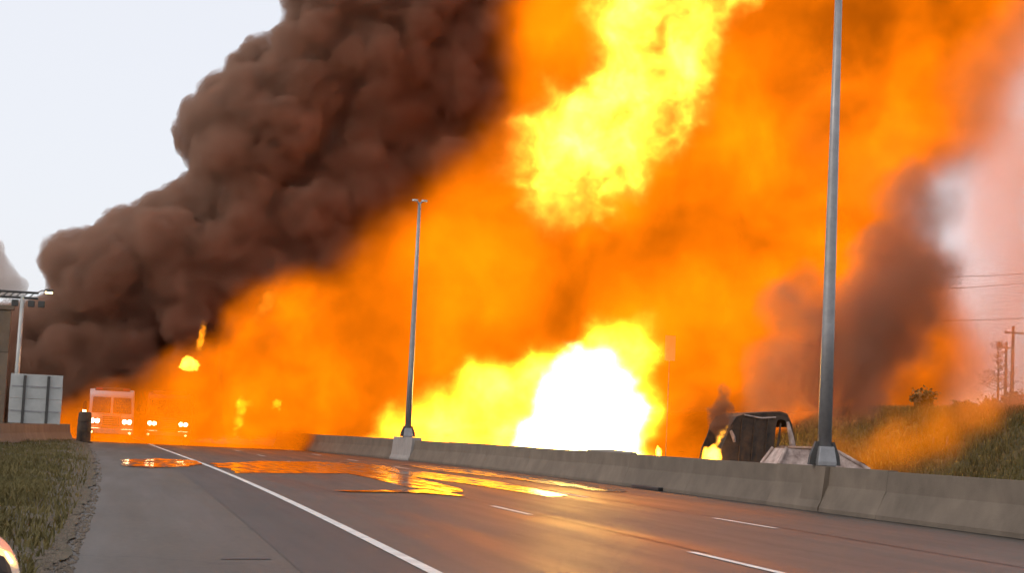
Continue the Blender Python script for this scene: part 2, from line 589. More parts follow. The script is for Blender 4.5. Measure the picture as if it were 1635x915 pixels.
PROF = [(-0.34, 0), (-0.34, 0.09), (-0.27, 0.24), (-0.14, 0.55), (-0.10, 0.95), (0.10, 0.95), (0.14, 0.55), (0.27, 0.24), (0.34, 0.09), (0.34, 0)]
barrier = empty('median_barrier', (14.62, 20, 0))
tag(barrier, 'long grey concrete median barrier beside the far lane', 'barrier')
SEG = 6.0
y = -4.0
i = 0
while y < 104:
    rings = []
    for t in np.linspace(0.004, SEG - 0.004, 4):
        X = bar_x(y + t)
        rings.append([(X + px - 14.62, y + t - 20, pz + (0.012 * math.sin(i * 2.3) if pz > .5 else 0)) for px, pz in PROF])
    mb = MB(); mb.loft(rings)
    mb.build('barrier_segment', M['concrete'], barrier)
    y += SEG
    i += 1
strip('barrier_foot_strip', 14.20, 14.275, -4, 100, 0.006, M['tar'], road, bx=lambda q: bar_x(q) - 14.62)  # narrow dark strip along the foot of the barrier
# drain slot casting at the foot of the barrier, pole pedestals
dp = gp(1008, 781)
mb = MB(); mb.box((bar_x(dp.y) - 0.40 - 14.62, dp.y - 20, 0.05), (0.16, 2.6, 0.10))
mb.build('drain_inlet', M['tar'], barrier, bevel=0.02)
for py_, ln, top in ((35.5, 1.2, 0.0), (81.0, 3.2, 0.10)):
    mb = MB()
    rings = []
    for t in (-ln / 2, ln / 2):
        X = bar_x(py_ + t) - 14.62
        rings.append([(X + px * 1.06 + (0.10 if px > 0 else -0.10) * (1 if pz > .3 else 0.02), py_ + t - 20, (pz if pz < .9 else pz + 0.015 + top)) for px, pz in PROF])
    mb.loft(rings)
    mb.build('pole_pedestal', M['pedestal'] if top else M['concrete'], barrier)
mb = MB()
rings = []
for t in (50.0, 52.6, 55.0):
    X = bar_x(t) - 14.62
    rings.append([(X + px * 1.0, t - 20, 0.95 + dz) for px, dz in ((-.085, 0.004), (-.085, .09 if t == 52.6 else .05), (.085, .09 if t == 52.6 else .05), (.085, 0.004))])
mb.loft(rings)
mb.build('barrier_cap', M['pedestal'], barrier, bevel=0.01)


# ------------------------------------------------------------------ lamp posts
def lamp_post(x, y, z, label, lean=0.0):
    r = empty('lamp_post', (x, y, z))
    tag(r, label, 'lamp post', 'lamp posts on the median barrier')
    mb = MB(); mb.tube([(0, 0, 0.40), (0, 0, 3), (0, 0, 7), (0, 0, 11.0)], [0.15, 0.135, 0.105, 0.075], 12)
    mb.build('shaft', M['steel'], r, smooth=True)
    mb = MB(); mb.loft([[(sx * a, sy * a, zz) for sx, sy in ((-1, -1), (1, -1), (1, 1), (-1, 1))] for zz, a in ((0, 0.21), (0.10, 0.21), (0.42, 0.165))])
    b = mb.build('base', M['pedestal'] if False else M['steel'], r, bevel=0.02)
    for s in (-1, 1):
        mb = MB(); mb.add([(s * .19, -.05, .02), (s * .36, -.05, .02), (s * .33, -.05, .22), (s * .21, -.05, .52), (s * .15, -.05, .52),
                           (s * .19, .05, .02), (s * .36, .05, .02), (s * .33, .05, .22), (s * .21, .05, .52), (s * .15, .05, .52)],
                          [(0, 1, 2, 3, 4), (9, 8, 7, 6, 5), (0, 5, 6, 1), (1, 6, 7, 2), (2, 7, 8, 3), (3, 8, 9, 4), (4, 9, 5, 0)])
        mb.build('bracket', M['darksteel'], r)
    for s in (-1, 1):
        mb = MB(); mb.tube([(0, 0, 10.85), (s * .06, 0, 11.02), (s * .14, 0, 11.1)], [.05, .042, .035], 8)
        arm = mb.build('arm', M['steel'], r, smooth=True)
        mb = MB(); mb.loft([[(s * xx, yy * wdt, 11.1 + zz) for yy, zz in ((-.13, -.03), (-.10, .06), (.10, .06), (.13, -.03))] for xx, wdt in ((.09, .6), (.16, 1.0), (.32, .9), (.36, .5))])
        mb.build('luminaire', M['signback'], arm, bevel=0.01)
    return r


lamp_post(bar_x(35.5), 35.5, 0.965, 'tall tapered grey lamp post on the barrier next to the burnt car')
lamp_post(bar_x(81), 81, 1.065, 'thin dark lamp post standing in front of the yellow flames')


# ------------------------------------------------------------------ puffy closed hulls for smoke and flame
def inside(poly, x, y):
    c = False
    n = len(poly)
    j = n - 1
    for i in range(n):
        xi, yi = poly[i]; xj, yj = poly[j]
        if (yi > y) != (yj > y) and x < (xj - xi) * (y - yi) / (yj - yi) + xi:
            c = not c
        j = i
    return c


def edge_dist(poly, x, y):
    best = 1e9
    n = len(poly)
    for i in range(n):
        ax, ay = poly[i]; bx, by = poly[(i + 1) % n]
        dx, dy = bx - ax, by - ay
        t = max(0.0, min(1.0, ((x - ax) * dx + (y - ay) * dy) / (dx * dx + dy * dy + 1e-9)))
        best = min(best, math.hypot(x - ax - dx * t, y - ay - dy * t))
    return best


_ico = {}


def ico(sub):
    if sub not in _ico:
        bm = bmesh.new()
        bmesh.ops.create_icosphere(bm, subdivisions=sub, radius=1.0)
        bm.verts.ensure_lookup_table()
        _ico[sub] = (np.array([v.co[:] for v in bm.verts]), np.array([[v.index for v in f.verts] for f in bm.faces]))
        bm.free()
    return _ico[sub]


def outer_shell(me):
    """keep only the largest connected surface (no cavities, no stray crumbs)"""
    bm = bmesh.new()
    bm.from_mesh(me)
    bm.verts.ensure_lookup_table()
    seen = [False] * len(bm.verts)
    best = []
    count = 0
    for v0 in bm.verts:
        if seen[v0.index]: continue
        stack, comp = [v0], []
        seen[v0.index] = True
        while stack:
            v = stack.pop(); comp.append(v)
            for e in v.link_edges:
                o = e.other_vert(v)
                if not seen[o.index]:
                    seen[o.index] = True
                    stack.append(o)
        count += 1
        if len(comp) > len(best): best = comp
    keep = set(v.index for v in best)
    bmesh.ops.delete(bm, geom=[v for v in bm.verts if v.index not in keep], context='VERTS')
    bm.to_mesh(me)
    bm.free()
    return me


def hull(name, poly, Y, thick, n, rmin, rmax, voxel, seed=1, bump=0.0, bfreq=1.0, squash=1.0, lean=0.0, zmin=None):
    """union of many round puffs filling an outlined cloud of real depth; returns a closed mesh"""
    rr = random.Random(seed)
    xs = [p[0] for p in poly]; ys = [p[1] for p in poly]
    V, Fc = [], []
    off = 0
    made = 0
    tries = 0
    while made < n and tries < n * 40:
        tries += 1
        u = rr.uniform(min(xs), max(xs)); v = rr.uniform(min(ys), max(ys))
        if not inside(poly, u, v):
            continue
        d = edge_dist(poly, u, v)
        if d < rmin * 0.8:
            continue
        r = min(d, rmax) * (0.62 + 0.38 * rr.random())
        r = max(rmin, r)
        frac = min(1.0, d / (rmax * 1.5))
        dep = Y + (rr.random() * 2 - 1) * thick * math.sqrt(frac) + lean * (u - xs[0])
        c = at(u, v, dep)
        rm = r * mpp(dep)
        vs_, fs_ = ico(2)
        V.append(vs_ * np.array([rm, rm * squash, rm]) + np.array(c[:]))
        Fc.append(fs_ + off)
        off += len(vs_)
        made += 1
    V = np.concatenate(V); Fc = np.concatenate(Fc)
    me = bpy.data.meshes.new(name)
    me.from_pydata(V.tolist(), [], Fc.tolist())
    tmp = bpy.data.objects.new('tmp_' + name, me)
    COL.objects.link(tmp)
    md = tmp.modifiers.new('r', 'REMESH')
    md.mode = 'VOXEL'
    md.voxel_size = voxel
    dg = bpy.context.evaluated_depsgraph_get()
    res = bpy.data.meshes.new_from_object(tmp.evaluated_get(dg))
    bpy.data.objects.remove(tmp)
    bpy.data.meshes.remove(me)
    res.name = name
    if bump > 0:
        co = np.empty(len(res.vertices) * 3)
        res.vertices.foreach_get('co', co)
        no = np.empty(len(res.vertices) * 3)
        res.vertices.foreach_get('normal', no)
        co = co.reshape(-1, 3); no = no.reshape(-1, 3)
        for i in range(len(co)):
            p = Vector(co[i])
            k = 0.6 - abs(noise.noise(p * bfreq)) * 1.6 + 0.55 * (0.5 - abs(noise.noise(p * bfreq * 2.1)) * 1.6) + 0.35 * (0.5 - abs(noise.noise(p * bfreq * 4.3)) * 1.6)
            co[i] += no[i] * (k * bump)
        res.vertices.foreach_set('co', co.ravel())
        res.update()
        tmp = bpy.data.objects.new('tmp_' + name, res)
        COL.objects.link(tmp)
        md = tmp.modifiers.new('r', 'REMESH')
        md.mode = 'VOXEL'
        md.voxel_size = voxel * 0.9
        res2 = bpy.data.meshes.new_from_object(tmp.evaluated_get(bpy.context.evaluated_depsgraph_get()))
        bpy.data.objects.remove(tmp)
        bpy.data.meshes.remove(res)
        res = res2
        res.name = name
    outer_shell(res)
    res.polygons.foreach_set('use_smooth', [True] * len(res.polygons))
    res.update()
    return res


def cloud(name, label, cat, me, m, group=None):
    me.materials.clear()
    me.materials.append(m)
    # origin at the foot of the cloud
    co = np.empty(len(me.vertices) * 3)
    me.vertices.foreach_get('co', co)
    co = co.reshape(-1, 3)
    base = Vector((float(co[:, 0].mean()), float(co[:, 1].mean()), float(co[:, 2].min())))
    me.transform(Matrix.Translation(-base))
    o = link(name, me)
    o.location = base
    return tag(o, label, cat, group)


def seeds(poly, s, k, Y, rnd, jitter=0.25, depth=0.0, dmin=0.35):
    """evenly spread soft puffs inside an outline: (centre, radius) in metres"""
    xs = [p[0] for p in poly]; ys = [p[1] for p in poly]
    out = []
    rr = random.Random(rnd)
    v = min(ys)
    row = 0
    while v < max(ys) + s:
        u = min(xs) + (s / 2 if row % 2 else 0)
        while u < max(xs) + s:
            uu, vv = u + rr.uniform(-1, 1) * s * jitter, v + rr.uniform(-1, 1) * s * jitter
            if inside(poly, uu, vv):
                d = edge_dist(poly, uu, vv)
                if d > s * dmin:
                    r = min(k * s, d + 0.75 * s)
                    dep = Y + rr.uniform(-1, 1) * depth
                    out.append((at(uu, vv, dep), r * mpp(dep)))
            u += s
        v += s * 0.87
        row += 1
    return out


def soft_volume(name, label, cat, blobs, chroma=None, Lmin=0.0, Lmax=0.0, sigma=0.3, t0=0.25, t1=0.8, warp=2.0, wscale=0.15, nscale=0.2,
                nlo=0.3, nhi=0.7, npow=1.0, albedo=None, squash=1.0, step=1.0, detail=3.0, voxel=0.6, core=0.0, erode=0.0, parent=None, aniso=0.0, cscale=0.5):
    """one closed mesh round soft puffs; inside it the gas thins towards its rim"""
    V, Fc, off = [], [], 0
    for c, r in blobs:
        vs_, fs_ = ico(2)
        rm = r + warp * 1.05
        V.append(vs_ * np.array([rm, rm * squash, rm]) + np.array(c[:]))
        Fc.append(fs_ + off)
        off += len(vs_)
    me = bpy.data.meshes.new(name)
    me.from_pydata(np.concatenate(V).tolist(), [], np.concatenate(Fc).tolist())
    tmp = bpy.data.objects.new('tmp', me)
    COL.objects.link(tmp)
    md = tmp.modifiers.new('r', 'REMESH')
    md.mode = 'VOXEL'
    md.voxel_size = voxel
    res = bpy.data.meshes.new_from_object(tmp.evaluated_get(bpy.context.evaluated_depsgraph_get()))
    bpy.data.objects.remove(tmp)
    bpy.data.meshes.remove(me)
    res.name = name
    outer_shell(res)
    base = Vector((sum(c.x for c, r in blobs) / len(blobs), sum(c.y for c, r in blobs) / len(blobs), min(v.co.z for v in res.vertices)))
    res.transform(Matrix.Translation(-base))
    m = bpy.data.materials.new(name + '_gas')
    m.use_nodes = True
    n = m.node_tree
    n.nodes.clear()
    N, K = n.nodes.new, n.links.new

    def math_(op, a, b_=None, c_=None, clamp=False):
        q = N('ShaderNodeMath'); q.operation = op; q.use_clamp = clamp
        for i, x in enumerate((a, b_, c_)):
            if x is None: continue
            if isinstance(x, (int, float)): q.inputs[i].default_value = x
            else: K(x, q.inputs[i])
        return q.outputs[0]
    tc = N('ShaderNodeTexCoord')
    P0 = tc.outputs['Object']
    wn = N('ShaderNodeTexNoise')
    wn.inputs['Scale'].default_value = wscale
    wn.inputs['Detail'].default_value = detail
    wn.inputs['Roughness'].default_value = 0.55
    K(P0, wn.inputs['Vector'])
    sub = N('ShaderNodeVectorMath'); sub.operation = 'SUBTRACT'; sub.inputs[1].default_value = (.5, .5, .5)
    K(wn.outputs['Color'], sub.inputs[0])
    ma = N('ShaderNodeVectorMath'); ma.operation = 'MULTIPLY_ADD'; ma.inputs[1].default_value = (warp * 2, warp * 2 / max(squash, .3), warp * 2)
    K(sub.outputs[0], ma.inputs[0]); K(P0, ma.inputs[2])
    sq = N('ShaderNodeVectorMath'); sq.operation = 'MULTIPLY'; sq.inputs[1].default_value = (1, 1 / squash, 1)
    K(ma.outputs[0], sq.inputs[0])
    tot = None
    for c, r in blobs:
        c = c - base
        d = N('ShaderNodeVectorMath'); d.operation = 'DISTANCE'; d.inputs[1].default_value = (c.x, c.y / squash, c.z)
        K(sq.outputs[0], d.inputs[0])
        mr = N('ShaderNodeMapRange'); mr.interpolation_type = 'SMOOTHSTEP'
        mr.inputs[1].default_value, mr.inputs[2].default_value = r, 0.0
        mr.inputs[3].default_value, mr.inputs[4].default_value = 0.0, 1.0
        K(d.outputs['Value'], mr.inputs[0])
        tot = mr.outputs[0] if tot is None else math_('ADD', tot, mr.outputs[0])
    nz = N('ShaderNodeTexNoise')
    nz.inputs['Scale'].default_value = nscale
    nz.inputs['Detail'].default_value = detail
    nz.inputs['Roughness'].default_value = 0.6
    K(ma.outputs[0], nz.inputs['Vector'])
    nm = N('ShaderNodeMapRange')
    nm.inputs[1].default_value, nm.inputs[2].default_value = nlo, nhi
    K(nz.outputs['Fac'], nm.inputs[0])
    nv = nm.outputs[0]
    fld = tot if erode == 0 else math_('SUBTRACT', tot, math_('MULTIPLY', math_('SUBTRACT', 1.0, nv), erode))
    dm = N('ShaderNodeMapRange'); dm.interpolation_type = 'SMOOTHSTEP'
    dm.inputs[1].default_value, dm.inputs[2].default_value = t0, t1
    K(fld, dm.inputs[0])
    sig = math_('MULTIPLY', dm.outputs[0], sigma)
    out = N('ShaderNodeOutputMaterial')
    al = albedo if albedo else (0, 0, 0)
    ab = N('ShaderNodeVolumeAbsorption'); ab.inputs['Color'].default_value = (*al, 1)
    K(sig, ab.inputs['Density'])
    sh = ab.outputs[0]
    if albedo:
        sc = N('ShaderNodeVolumeScatter'); sc.inputs['Color'].default_value = (*al, 1); sc.inputs['Anisotropy'].default_value = aniso
        K(sig, sc.inputs['Density'])
        ad = N('ShaderNodeAddShader'); K(sh, ad.inputs[0]); K(sc.outputs[0], ad.inputs[1]); sh = ad.outputs[0]
    if chroma:
        em = N('ShaderNodeEmission'); em.inputs[0].default_value = (*chroma, 1)
        Lv = math_('MULTIPLY_ADD', math_('POWER', nv, npow), Lmax - Lmin, Lmin)
        if core > 0:
            Lv = math_('MULTIPLY', Lv, math_('MULTIPLY_ADD', math_('POWER', math_('MULTIPLY', tot, cscale, clamp=True), 1.7), core, 1 - core))
        K(math_('MULTIPLY', sig, Lv), em.inputs[1])
        ad = N('ShaderNodeAddShader'); K(sh, ad.inputs[0]); K(em.outputs[0], ad.inputs[1]); sh = ad.outputs[0]
    K(sh, out.inputs['Volume'])
    m.cycles.volume_step_rate = step
    res.materials.clear()
    res.materials.append(m)
    o = link(name, res)
    o.location = base
    if parent:
        o.parent = parent
        o.location = base - parent.location
    return tag(o, label, cat)


PLUME = [(850, -260), (470, -260), (455, -80), (447, 0), (440, 45), (402, 58), (368, 92), (345, 112), (318, 140), (288, 170), (271, 212), (283, 245), (305, 266), (282, 288),
         (240, 308), (195, 328), (156, 345), (148, 362), (112, 358), (74, 382), (58, 408), (74, 442), (82, 468), (30, 484), (-60, 490), (-90, 560), (-80, 640), (-40, 690), (120, 700), (260, 700), (420, 700), (420, 600), (620, 560), (800, 400), (900, 100)]
PLUME = PLUME[:-4] + [(620, 700), (1000, 690), (1150, 560), (1180, 400), (1200, 250), (1200, 60), (1200, -260)]
cloud('smoke_plume', 'huge dark brown billowing smoke plume rising over the motorway', 'smoke',
      hull('smoke_plume', PLUME, 114, 7, 4200, 4, 46, 0.20, 3, 0.50, 0.70), smoke_mat('dark_smoke', 1.3, (0.50, 0.31, 0.225), 0.6, 0.28, 0.60, step=1.0))

RSMOKE = [(1150, 690), (1180, 625), (1205, 560), (1205, 490), (1250, 440), (1340, 430), (1390, 340), (1460, 240), (1512, 228), (1528, 330), (1548, 420), (1535, 520), (1490, 600), (1430, 655), (1340, 690), (1240, 690)]
soft_volume('smoke_cloud', 'ragged grey brown smoke cloud behind the burnt truck', 'smoke', seeds(RSMOKE, 60, 1.8, 75, 5, depth=1.5),
            sigma=1.3, albedo=(0.50, 0.25, 0.16), warp=1.5, wscale=0.35, nscale=0.4, erode=0.45, t0=0.05, t1=1.7)

PUFF = [(1122, 655), (1138, 645), (1150, 612), (1160, 608), (1168, 635), (1176, 660), (1168, 692), (1150, 706), (1130, 685)]
soft_volume('smoke_puff', 'small dark smoke puff beside the burnt truck cab', 'smoke', seeds(PUFF, 9, 1.8, 57.5, 6, depth=0.05),
            sigma=5.0, albedo=(0.34, 0.17, 0.10), warp=0.22, wscale=2.2, nscale=2.5, erode=0.6, t0=0.1, t1=1.6, voxel=0.06)

LSMOKE = [(-120, 470), (-120, 390), (-40, 370), (-8, 378), (10, 388), (10, 408), (26, 428), (44, 446), (48, 466), (40, 480), (-60, 485)]
cloud('distant_smoke', 'pale brown smoke drifting behind the overhead gantry', 'smoke',
      hull('distant_smoke', LSMOKE, 150, 3, 140, 4, 26, 0.25, 8, 0.2, 1.2), smoke_mat('pale_smoke', 0.5, (0.86, 0.74, 0.68)))

BODY = [(575, 760), (545, 620), (560, 510), (590, 430), (650, 355), (725, 275), (785, 185), (835, 60), (855, -60), (890, -300), (1760, -300), (1730, -60), (1660, 40), (1600, 130), (1560, 220), (1530, 300), (1525, 400), (1545, 520), (1550, 610), (1500, 700), (1430, 780), (1000, 790)]
FC = (1.0, 0.19, 0.0015)
soft_volume('fire', 'towering orange wall of flame and fire lit smoke filling the far carriageway', 'fire', seeds(BODY, 150, 1.62, 99, 11, depth=2.0),
            FC, 0.5, 4.0, 1.0, warp=3.4, wscale=0.10, nscale=0.12, nlo=0.32, nhi=0.74, npow=1.5, squash=0.8, t0=0.03, t1=1.5, core=0.68, cscale=0.7, detail=4, step=0.5)  # firelight on the smoke is put in as the volume's own emission

BAND = [(35, 740), (50, 676), (110, 640), (180, 620), (235, 600), (300, 560), (370, 505), (420, 450), (450, 440), (500, 445), (560, 420), (640, 380), (700, 420), (720, 560), (720, 770), (400, 760), (80, 750)]
soft_volume('fire', 'low orange sheet of flame and fire lit haze spreading across the road behind the fire engines', 'fire', seeds(BAND, 56, 1.6, 99.0, 12, depth=0.8),
            FC, 0.8, 2.8, 1.1, warp=1.5, wscale=0.25, nscale=0.28, nlo=0.32, nhi=0.74, npow=1.4, squash=0.9, t0=0.05, t1=1.4, voxel=0.4, core=0.6, cscale=0.7, detail=4)  # stands for haze lit by the fire too, its orange light emitted here

LOWR = [(1250, 775), (1262, 700), (1330, 685), (1400, 668), (1450, 640), (1500, 605), (1570, 600), (1640, 612), (1700, 640), (1600, 680), (1530, 720), (1480, 775)]
soft_volume('fire', 'thin orange flame glow spreading low behind the burnt car towards the bank', 'fire', seeds(LOWR, 46, 1.7, 67, 17, depth=0.8),
            (1.0, 0.24, 0.0015), 1.0, 1.9, 0.28, warp=0.9, wscale=0.4, nscale=0.4, t0=0.0, t1=2.2, voxel=0.3, core=0.5, cscale=0.6)  # emissive veil added to wash the slope in orange glow

UPPER = [(935, -200), (1210, -200), (1215, -20), (1170, 80), (1150, 180), (1105, 240), (1050, 295), (990, 345), (930, 375), (880, 380), (835, 355), (800, 310), (785, 240), (800, 180), (855, 120), (895, 100), (920, 60), (905, 0)]
soft_volume('fireball', 'bright yellow rolling fireball high in the smoke', 'fire', seeds(UPPER, 50, 1.6, 91, 13, depth=1.0),
            (1.0, 0.27, 0.022), 2.2, 44, 0.55, warp=1.9, wscale=0.40, nscale=0.42, nlo=0.34, nhi=0.70, npow=2.0, t0=0.05, t1=1.8, erode=0.35, voxel=0.35, step=0.35, detail=4, core=0.93, cscale=0.45)

LOWER = [(575, 770), (590, 690), (630, 635), (690, 598), (760, 580), (850, 550), (915, 520), (940, 500), (990, 510), (1040, 495), (1120, 460), (1085, 530), (1045, 580), (1065, 640), (1070, 775), (800, 780)]
soft_volume('flame', 'yellow flames spreading low along the median behind the barrier', 'fire', seeds(LOWER, 42, 1.6, 93, 14, depth=0.8),
            (1.0, 0.30, 0.014), 4.0, 40, 0.7, warp=1.3, wscale=0.45, nscale=0.40, nlo=0.32, nhi=0.70, npow=1.6, t0=0.05, t1=1.6, erode=0.25, voxel=0.3, step=0.4, detail=4, core=0.93, cscale=0.5)

CORE = [(815, 780), (818, 680), (848, 622), (880, 585), (905, 550), (938, 520), (978, 545), (995, 580), (1022, 585), (1040, 640), (1030, 700), (1025, 780)]
soft_volume('flame_core', 'blinding white heart of the fire behind the barrier', 'fire', seeds(CORE, 32, 1.6, 87, 15, depth=0.5),
            (1.0, 0.62, 0.16), 25, 110, 1.0, warp=0.8, wscale=0.8, nscale=0.6, t0=0.05, t1=1.6, erode=0.3, voxel=0.25, step=0.5, detail=4, core=0.97, cscale=0.45)

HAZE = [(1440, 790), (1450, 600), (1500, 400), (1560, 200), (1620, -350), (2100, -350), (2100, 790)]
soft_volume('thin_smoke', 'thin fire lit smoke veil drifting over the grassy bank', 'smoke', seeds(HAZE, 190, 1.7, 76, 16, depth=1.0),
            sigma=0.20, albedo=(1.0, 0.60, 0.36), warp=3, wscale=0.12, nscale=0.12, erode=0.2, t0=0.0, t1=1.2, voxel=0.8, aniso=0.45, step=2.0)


def small_flame(poly, Y, label, seed, L=30, chroma=(1.0, 0.42, 0.03), tau=3.0):
    xs = [p[0] for p in poly]; ys = [p[1] for p in poly]
    wpx = math.sqrt((max(xs) - min(xs)) * (max(ys) - min(ys)))
    sz = wpx * mpp(Y)
    return soft_volume('flame', label, 'fire', seeds(poly, wpx / 6.5, 1.9, Y, seed, 0.15, sz * 0.03, 0.05), chroma, L * .25, L, tau * 2.2 / sz,
                       warp=sz * .16, wscale=2.6 / sz, nscale=3.0 / sz, t0=0.05, t1=1.8, erode=0.35, core=0.9, cscale=0.5, voxel=sz / 30, step=1.0)


small_flame([(1122, 752), (1122, 722), (1133, 714), (1146, 700), (1158, 680), (1162, 662), (1165, 668), (1158, 695), (1150, 715), (1152, 752)], 57, 'small bright flame licking the front of the burnt truck', 21)
small_flame([(1046, 740), (1047, 716), (1051, 710), (1057, 720), (1056, 740)], 66, 'tiny flame standing just behind the barrier cap', 22)
small_flame([(284, 588), (290, 574), (302, 566), (318, 578), (318, 590), (300, 594)], 96, 'yellow flame burst above the second fire engine', 23, 12)
small_flame([(312, 560), (318, 530), (322, 512), (329, 512), (328, 540), (322, 562)], 96, 'slim flame tongue leaning up into the dark smoke', 24, 3.5, (1, .28, .01))
small_flame([(402, 512), (412, 480), (430, 458), (446, 462), (442, 490), (420, 505), (410, 525)], 96, 'orange flame tongue at the edge of the dark plume', 25, 2.2, (1, .25, .01), 1.2)
small_flame([(374, 645), (385, 632), (400, 638), (412, 645), (395, 652), (385, 690), (370, 700), (374, 665)], 95, 'yellow flame curl in the low orange sheet', 26, 5.0, (1, .42, .01), 1.5)
small_flame([(428, 662), (440, 634), (452, 640), (447, 668), (440, 650)], 95, 'faint hooked flame in the low orange sheet', 27, 4.0, (1, .4, .01), 1.5)


# ------------------------------------------------------------------ left side: walls, gantry, sign
o = at(20, 478, 97.0)
wall = empty('retaining_wall', (o.x - 4, 97.0, 0))
tag(wall, 'tall pale concrete retaining wall behind the gantry post', 'wall')
for k in range(6):
    for j in range(3):
        mb = MB(); mb.box((3.3 - 1.4 * k, 0, 1.15 + 2.25 * j), (1.385, 0.4, 2.235))
        mb.build('wall_panel', M['concrete'], wall, bevel=0.02)
mb = MB(); mb.box((-0.2, 0, 6.92), (8.7, 0.55, 0.25))
mb.build('coping', M['concrete'], wall, bevel=0.03)

G0 = at(20, 700, 92.0)
gan = empty('overhead_gantry', (G0.x, 92.0, 0))
tag(gan, 'thin overhead gantry beam on a pale post at the smoke edge', 'gantry')
ztop = at(20, 470, 92.0).z
mb = MB(); mb.tube([(0, 0, 0), (0, 0, ztop * .5), (0, 0, ztop)], [.15, .125, .10], 10)
mb.build('post', M['signback'], gan, smooth=True)
x0, x1 = at(-70, 466, 92).x - G0.x, at(62, 466, 92).x - G0.x
for dz in (0.14, -0.14):
    mb = MB(); mb.tube([(x0, 0, ztop + dz), (x1, 0, ztop + dz)], .06, 8)
    mb.build('chord', M['darksteel'], gan)
k = 0
xx = x0
while xx < x1 - .3:
    mb = MB(); mb.tube([(xx, 0, ztop - .14), (xx + .32, 0, ztop + .14)], .028, 6)
    mb.build('lattice_bar', M['darksteel'], gan)
    xx += .32
for dx in (-.35, .45, .95):
    mb = MB(); mb.box((dx, 0, ztop - .42), (.34, .16, .34))
    mb.build('signal_box', M['darksteel'], gan, bevel=.03)
mb = MB(); mb.tube([(x1 - .1, 0, ztop + .14), (x1 + .15, 0, ztop + .28), (x1 + .40, 0, ztop + .30)], .035, 8)
arm = mb.build('lamp_arm', M['steel'], gan)
mb = MB(); mb.loft([[(x1 + xx_, yy * ww, ztop + zz) for yy, zz in ((-.16, .22), (-.1, .36), (.1, .36), (.16, .22))] for xx_, ww in ((.28, .6), (.45, 1), (.72, .8))])
lum = mb.build('luminaire', M['darksteel'], arm, bevel=.015)
mb = MB(); mb.box((x1 + .50, 0, ztop + .20), (.36, .26, .10))
mb.build('lens', M['lampglow'], arm, bevel=.02)

SY = 84.0
a_, b_ = gp(33, 708), gp(75, 705)
SY = (a_.y + b_.y) / 2
sg = empty('road_sign', (at(56, 700, SY).x, SY, 0))
tag(sg, 'large blank grey back of a road sign on two posts', 'sign')
sx = sg.location.x
def zz_(u, v): return at(u, v, SY).z
L_, R_ = at(14, 640, SY).x - sx, at(99, 640, SY).x - sx
zt, zb = zz_(56, 598), zz_(56, 677)
nb = 4
for k in range(nb):                      # aluminium extrusion planks
    h = (zt - zb) / nb
    mb = MB(); mb.box(((L_ + R_) / 2, 0, zb + h * (k + .5)), (R_ - L_ - .03 * abs(k - 1.5), .04, h - .012))
    mb.build('panel', M['signback'], sg, bevel=.008)
for u in (37, 75):
    mb = MB(); X = at(u, 650, SY).x - sx
    mb.box((X, -.07, zt * .49), (.13, .10, zt * .98))
    mb.build('post', M['darksteel'], sg)
for k in range(2):
    mb = MB(); mb.box(((L_ + R_) / 2, -.035, zb + (zt - zb) * (.25 + .5 * k)), (R_ - L_ - .2, .028, .07))
    mb.build('stiffener', M['steel'], sg)

A, B = Vector((-5.6, 60)), Vector((-2.95, 91))
d = (B - A).normalized()
lb = empty('roadside_barrier', (A.x, A.y, 0))
tag(lb, 'low concrete roadside barrier behind the blank road sign', 'barrier')
nrm = Vector((d.y, -d.x))
n_ = 8
Ls = (B - A).length / n_
for k in range(n_):
    rings = []
    for t in (k * Ls + .01, (k + 1) * Ls - .01):
        c = d * t
        rings.append([(c.x + nrm.x * px, c.y + nrm.y * px, pz * .95) for px, pz in PROF])
    mb = MB(); mb.loft(rings)
    mb.build('barrier_segment', M['concrete'], lb)

pp = at(133, 705, 91.5)
st = empty('marker_drum', (pp.x, 91.5, 0))
tag(st, 'dark stout drum at the end of the low roadside barrier', 'drum')
mb = MB(); mb.tube([(0, 0, .06), (0, 0, .55), (0, 0, .58), (0, 0, 1.05), (0, 0, 1.08), (0, 0, 1.5), (0, 0, 1.56)], [.36, .34, .36, .33, .35, .31, .24], 18)
mb.build('body', M['char'], st, smooth=False)
mb = MB(); mb.tube([(0, 0, 0), (0, 0, .07)], [.48, .44], 18); mb.build('base', M['black'], st)
mb = MB(); mb.tube([(-.05, 0, 1.55), (-.05, 0, 1.66)], .09, 10); mb.build('beacon', M['lampglow'], st)


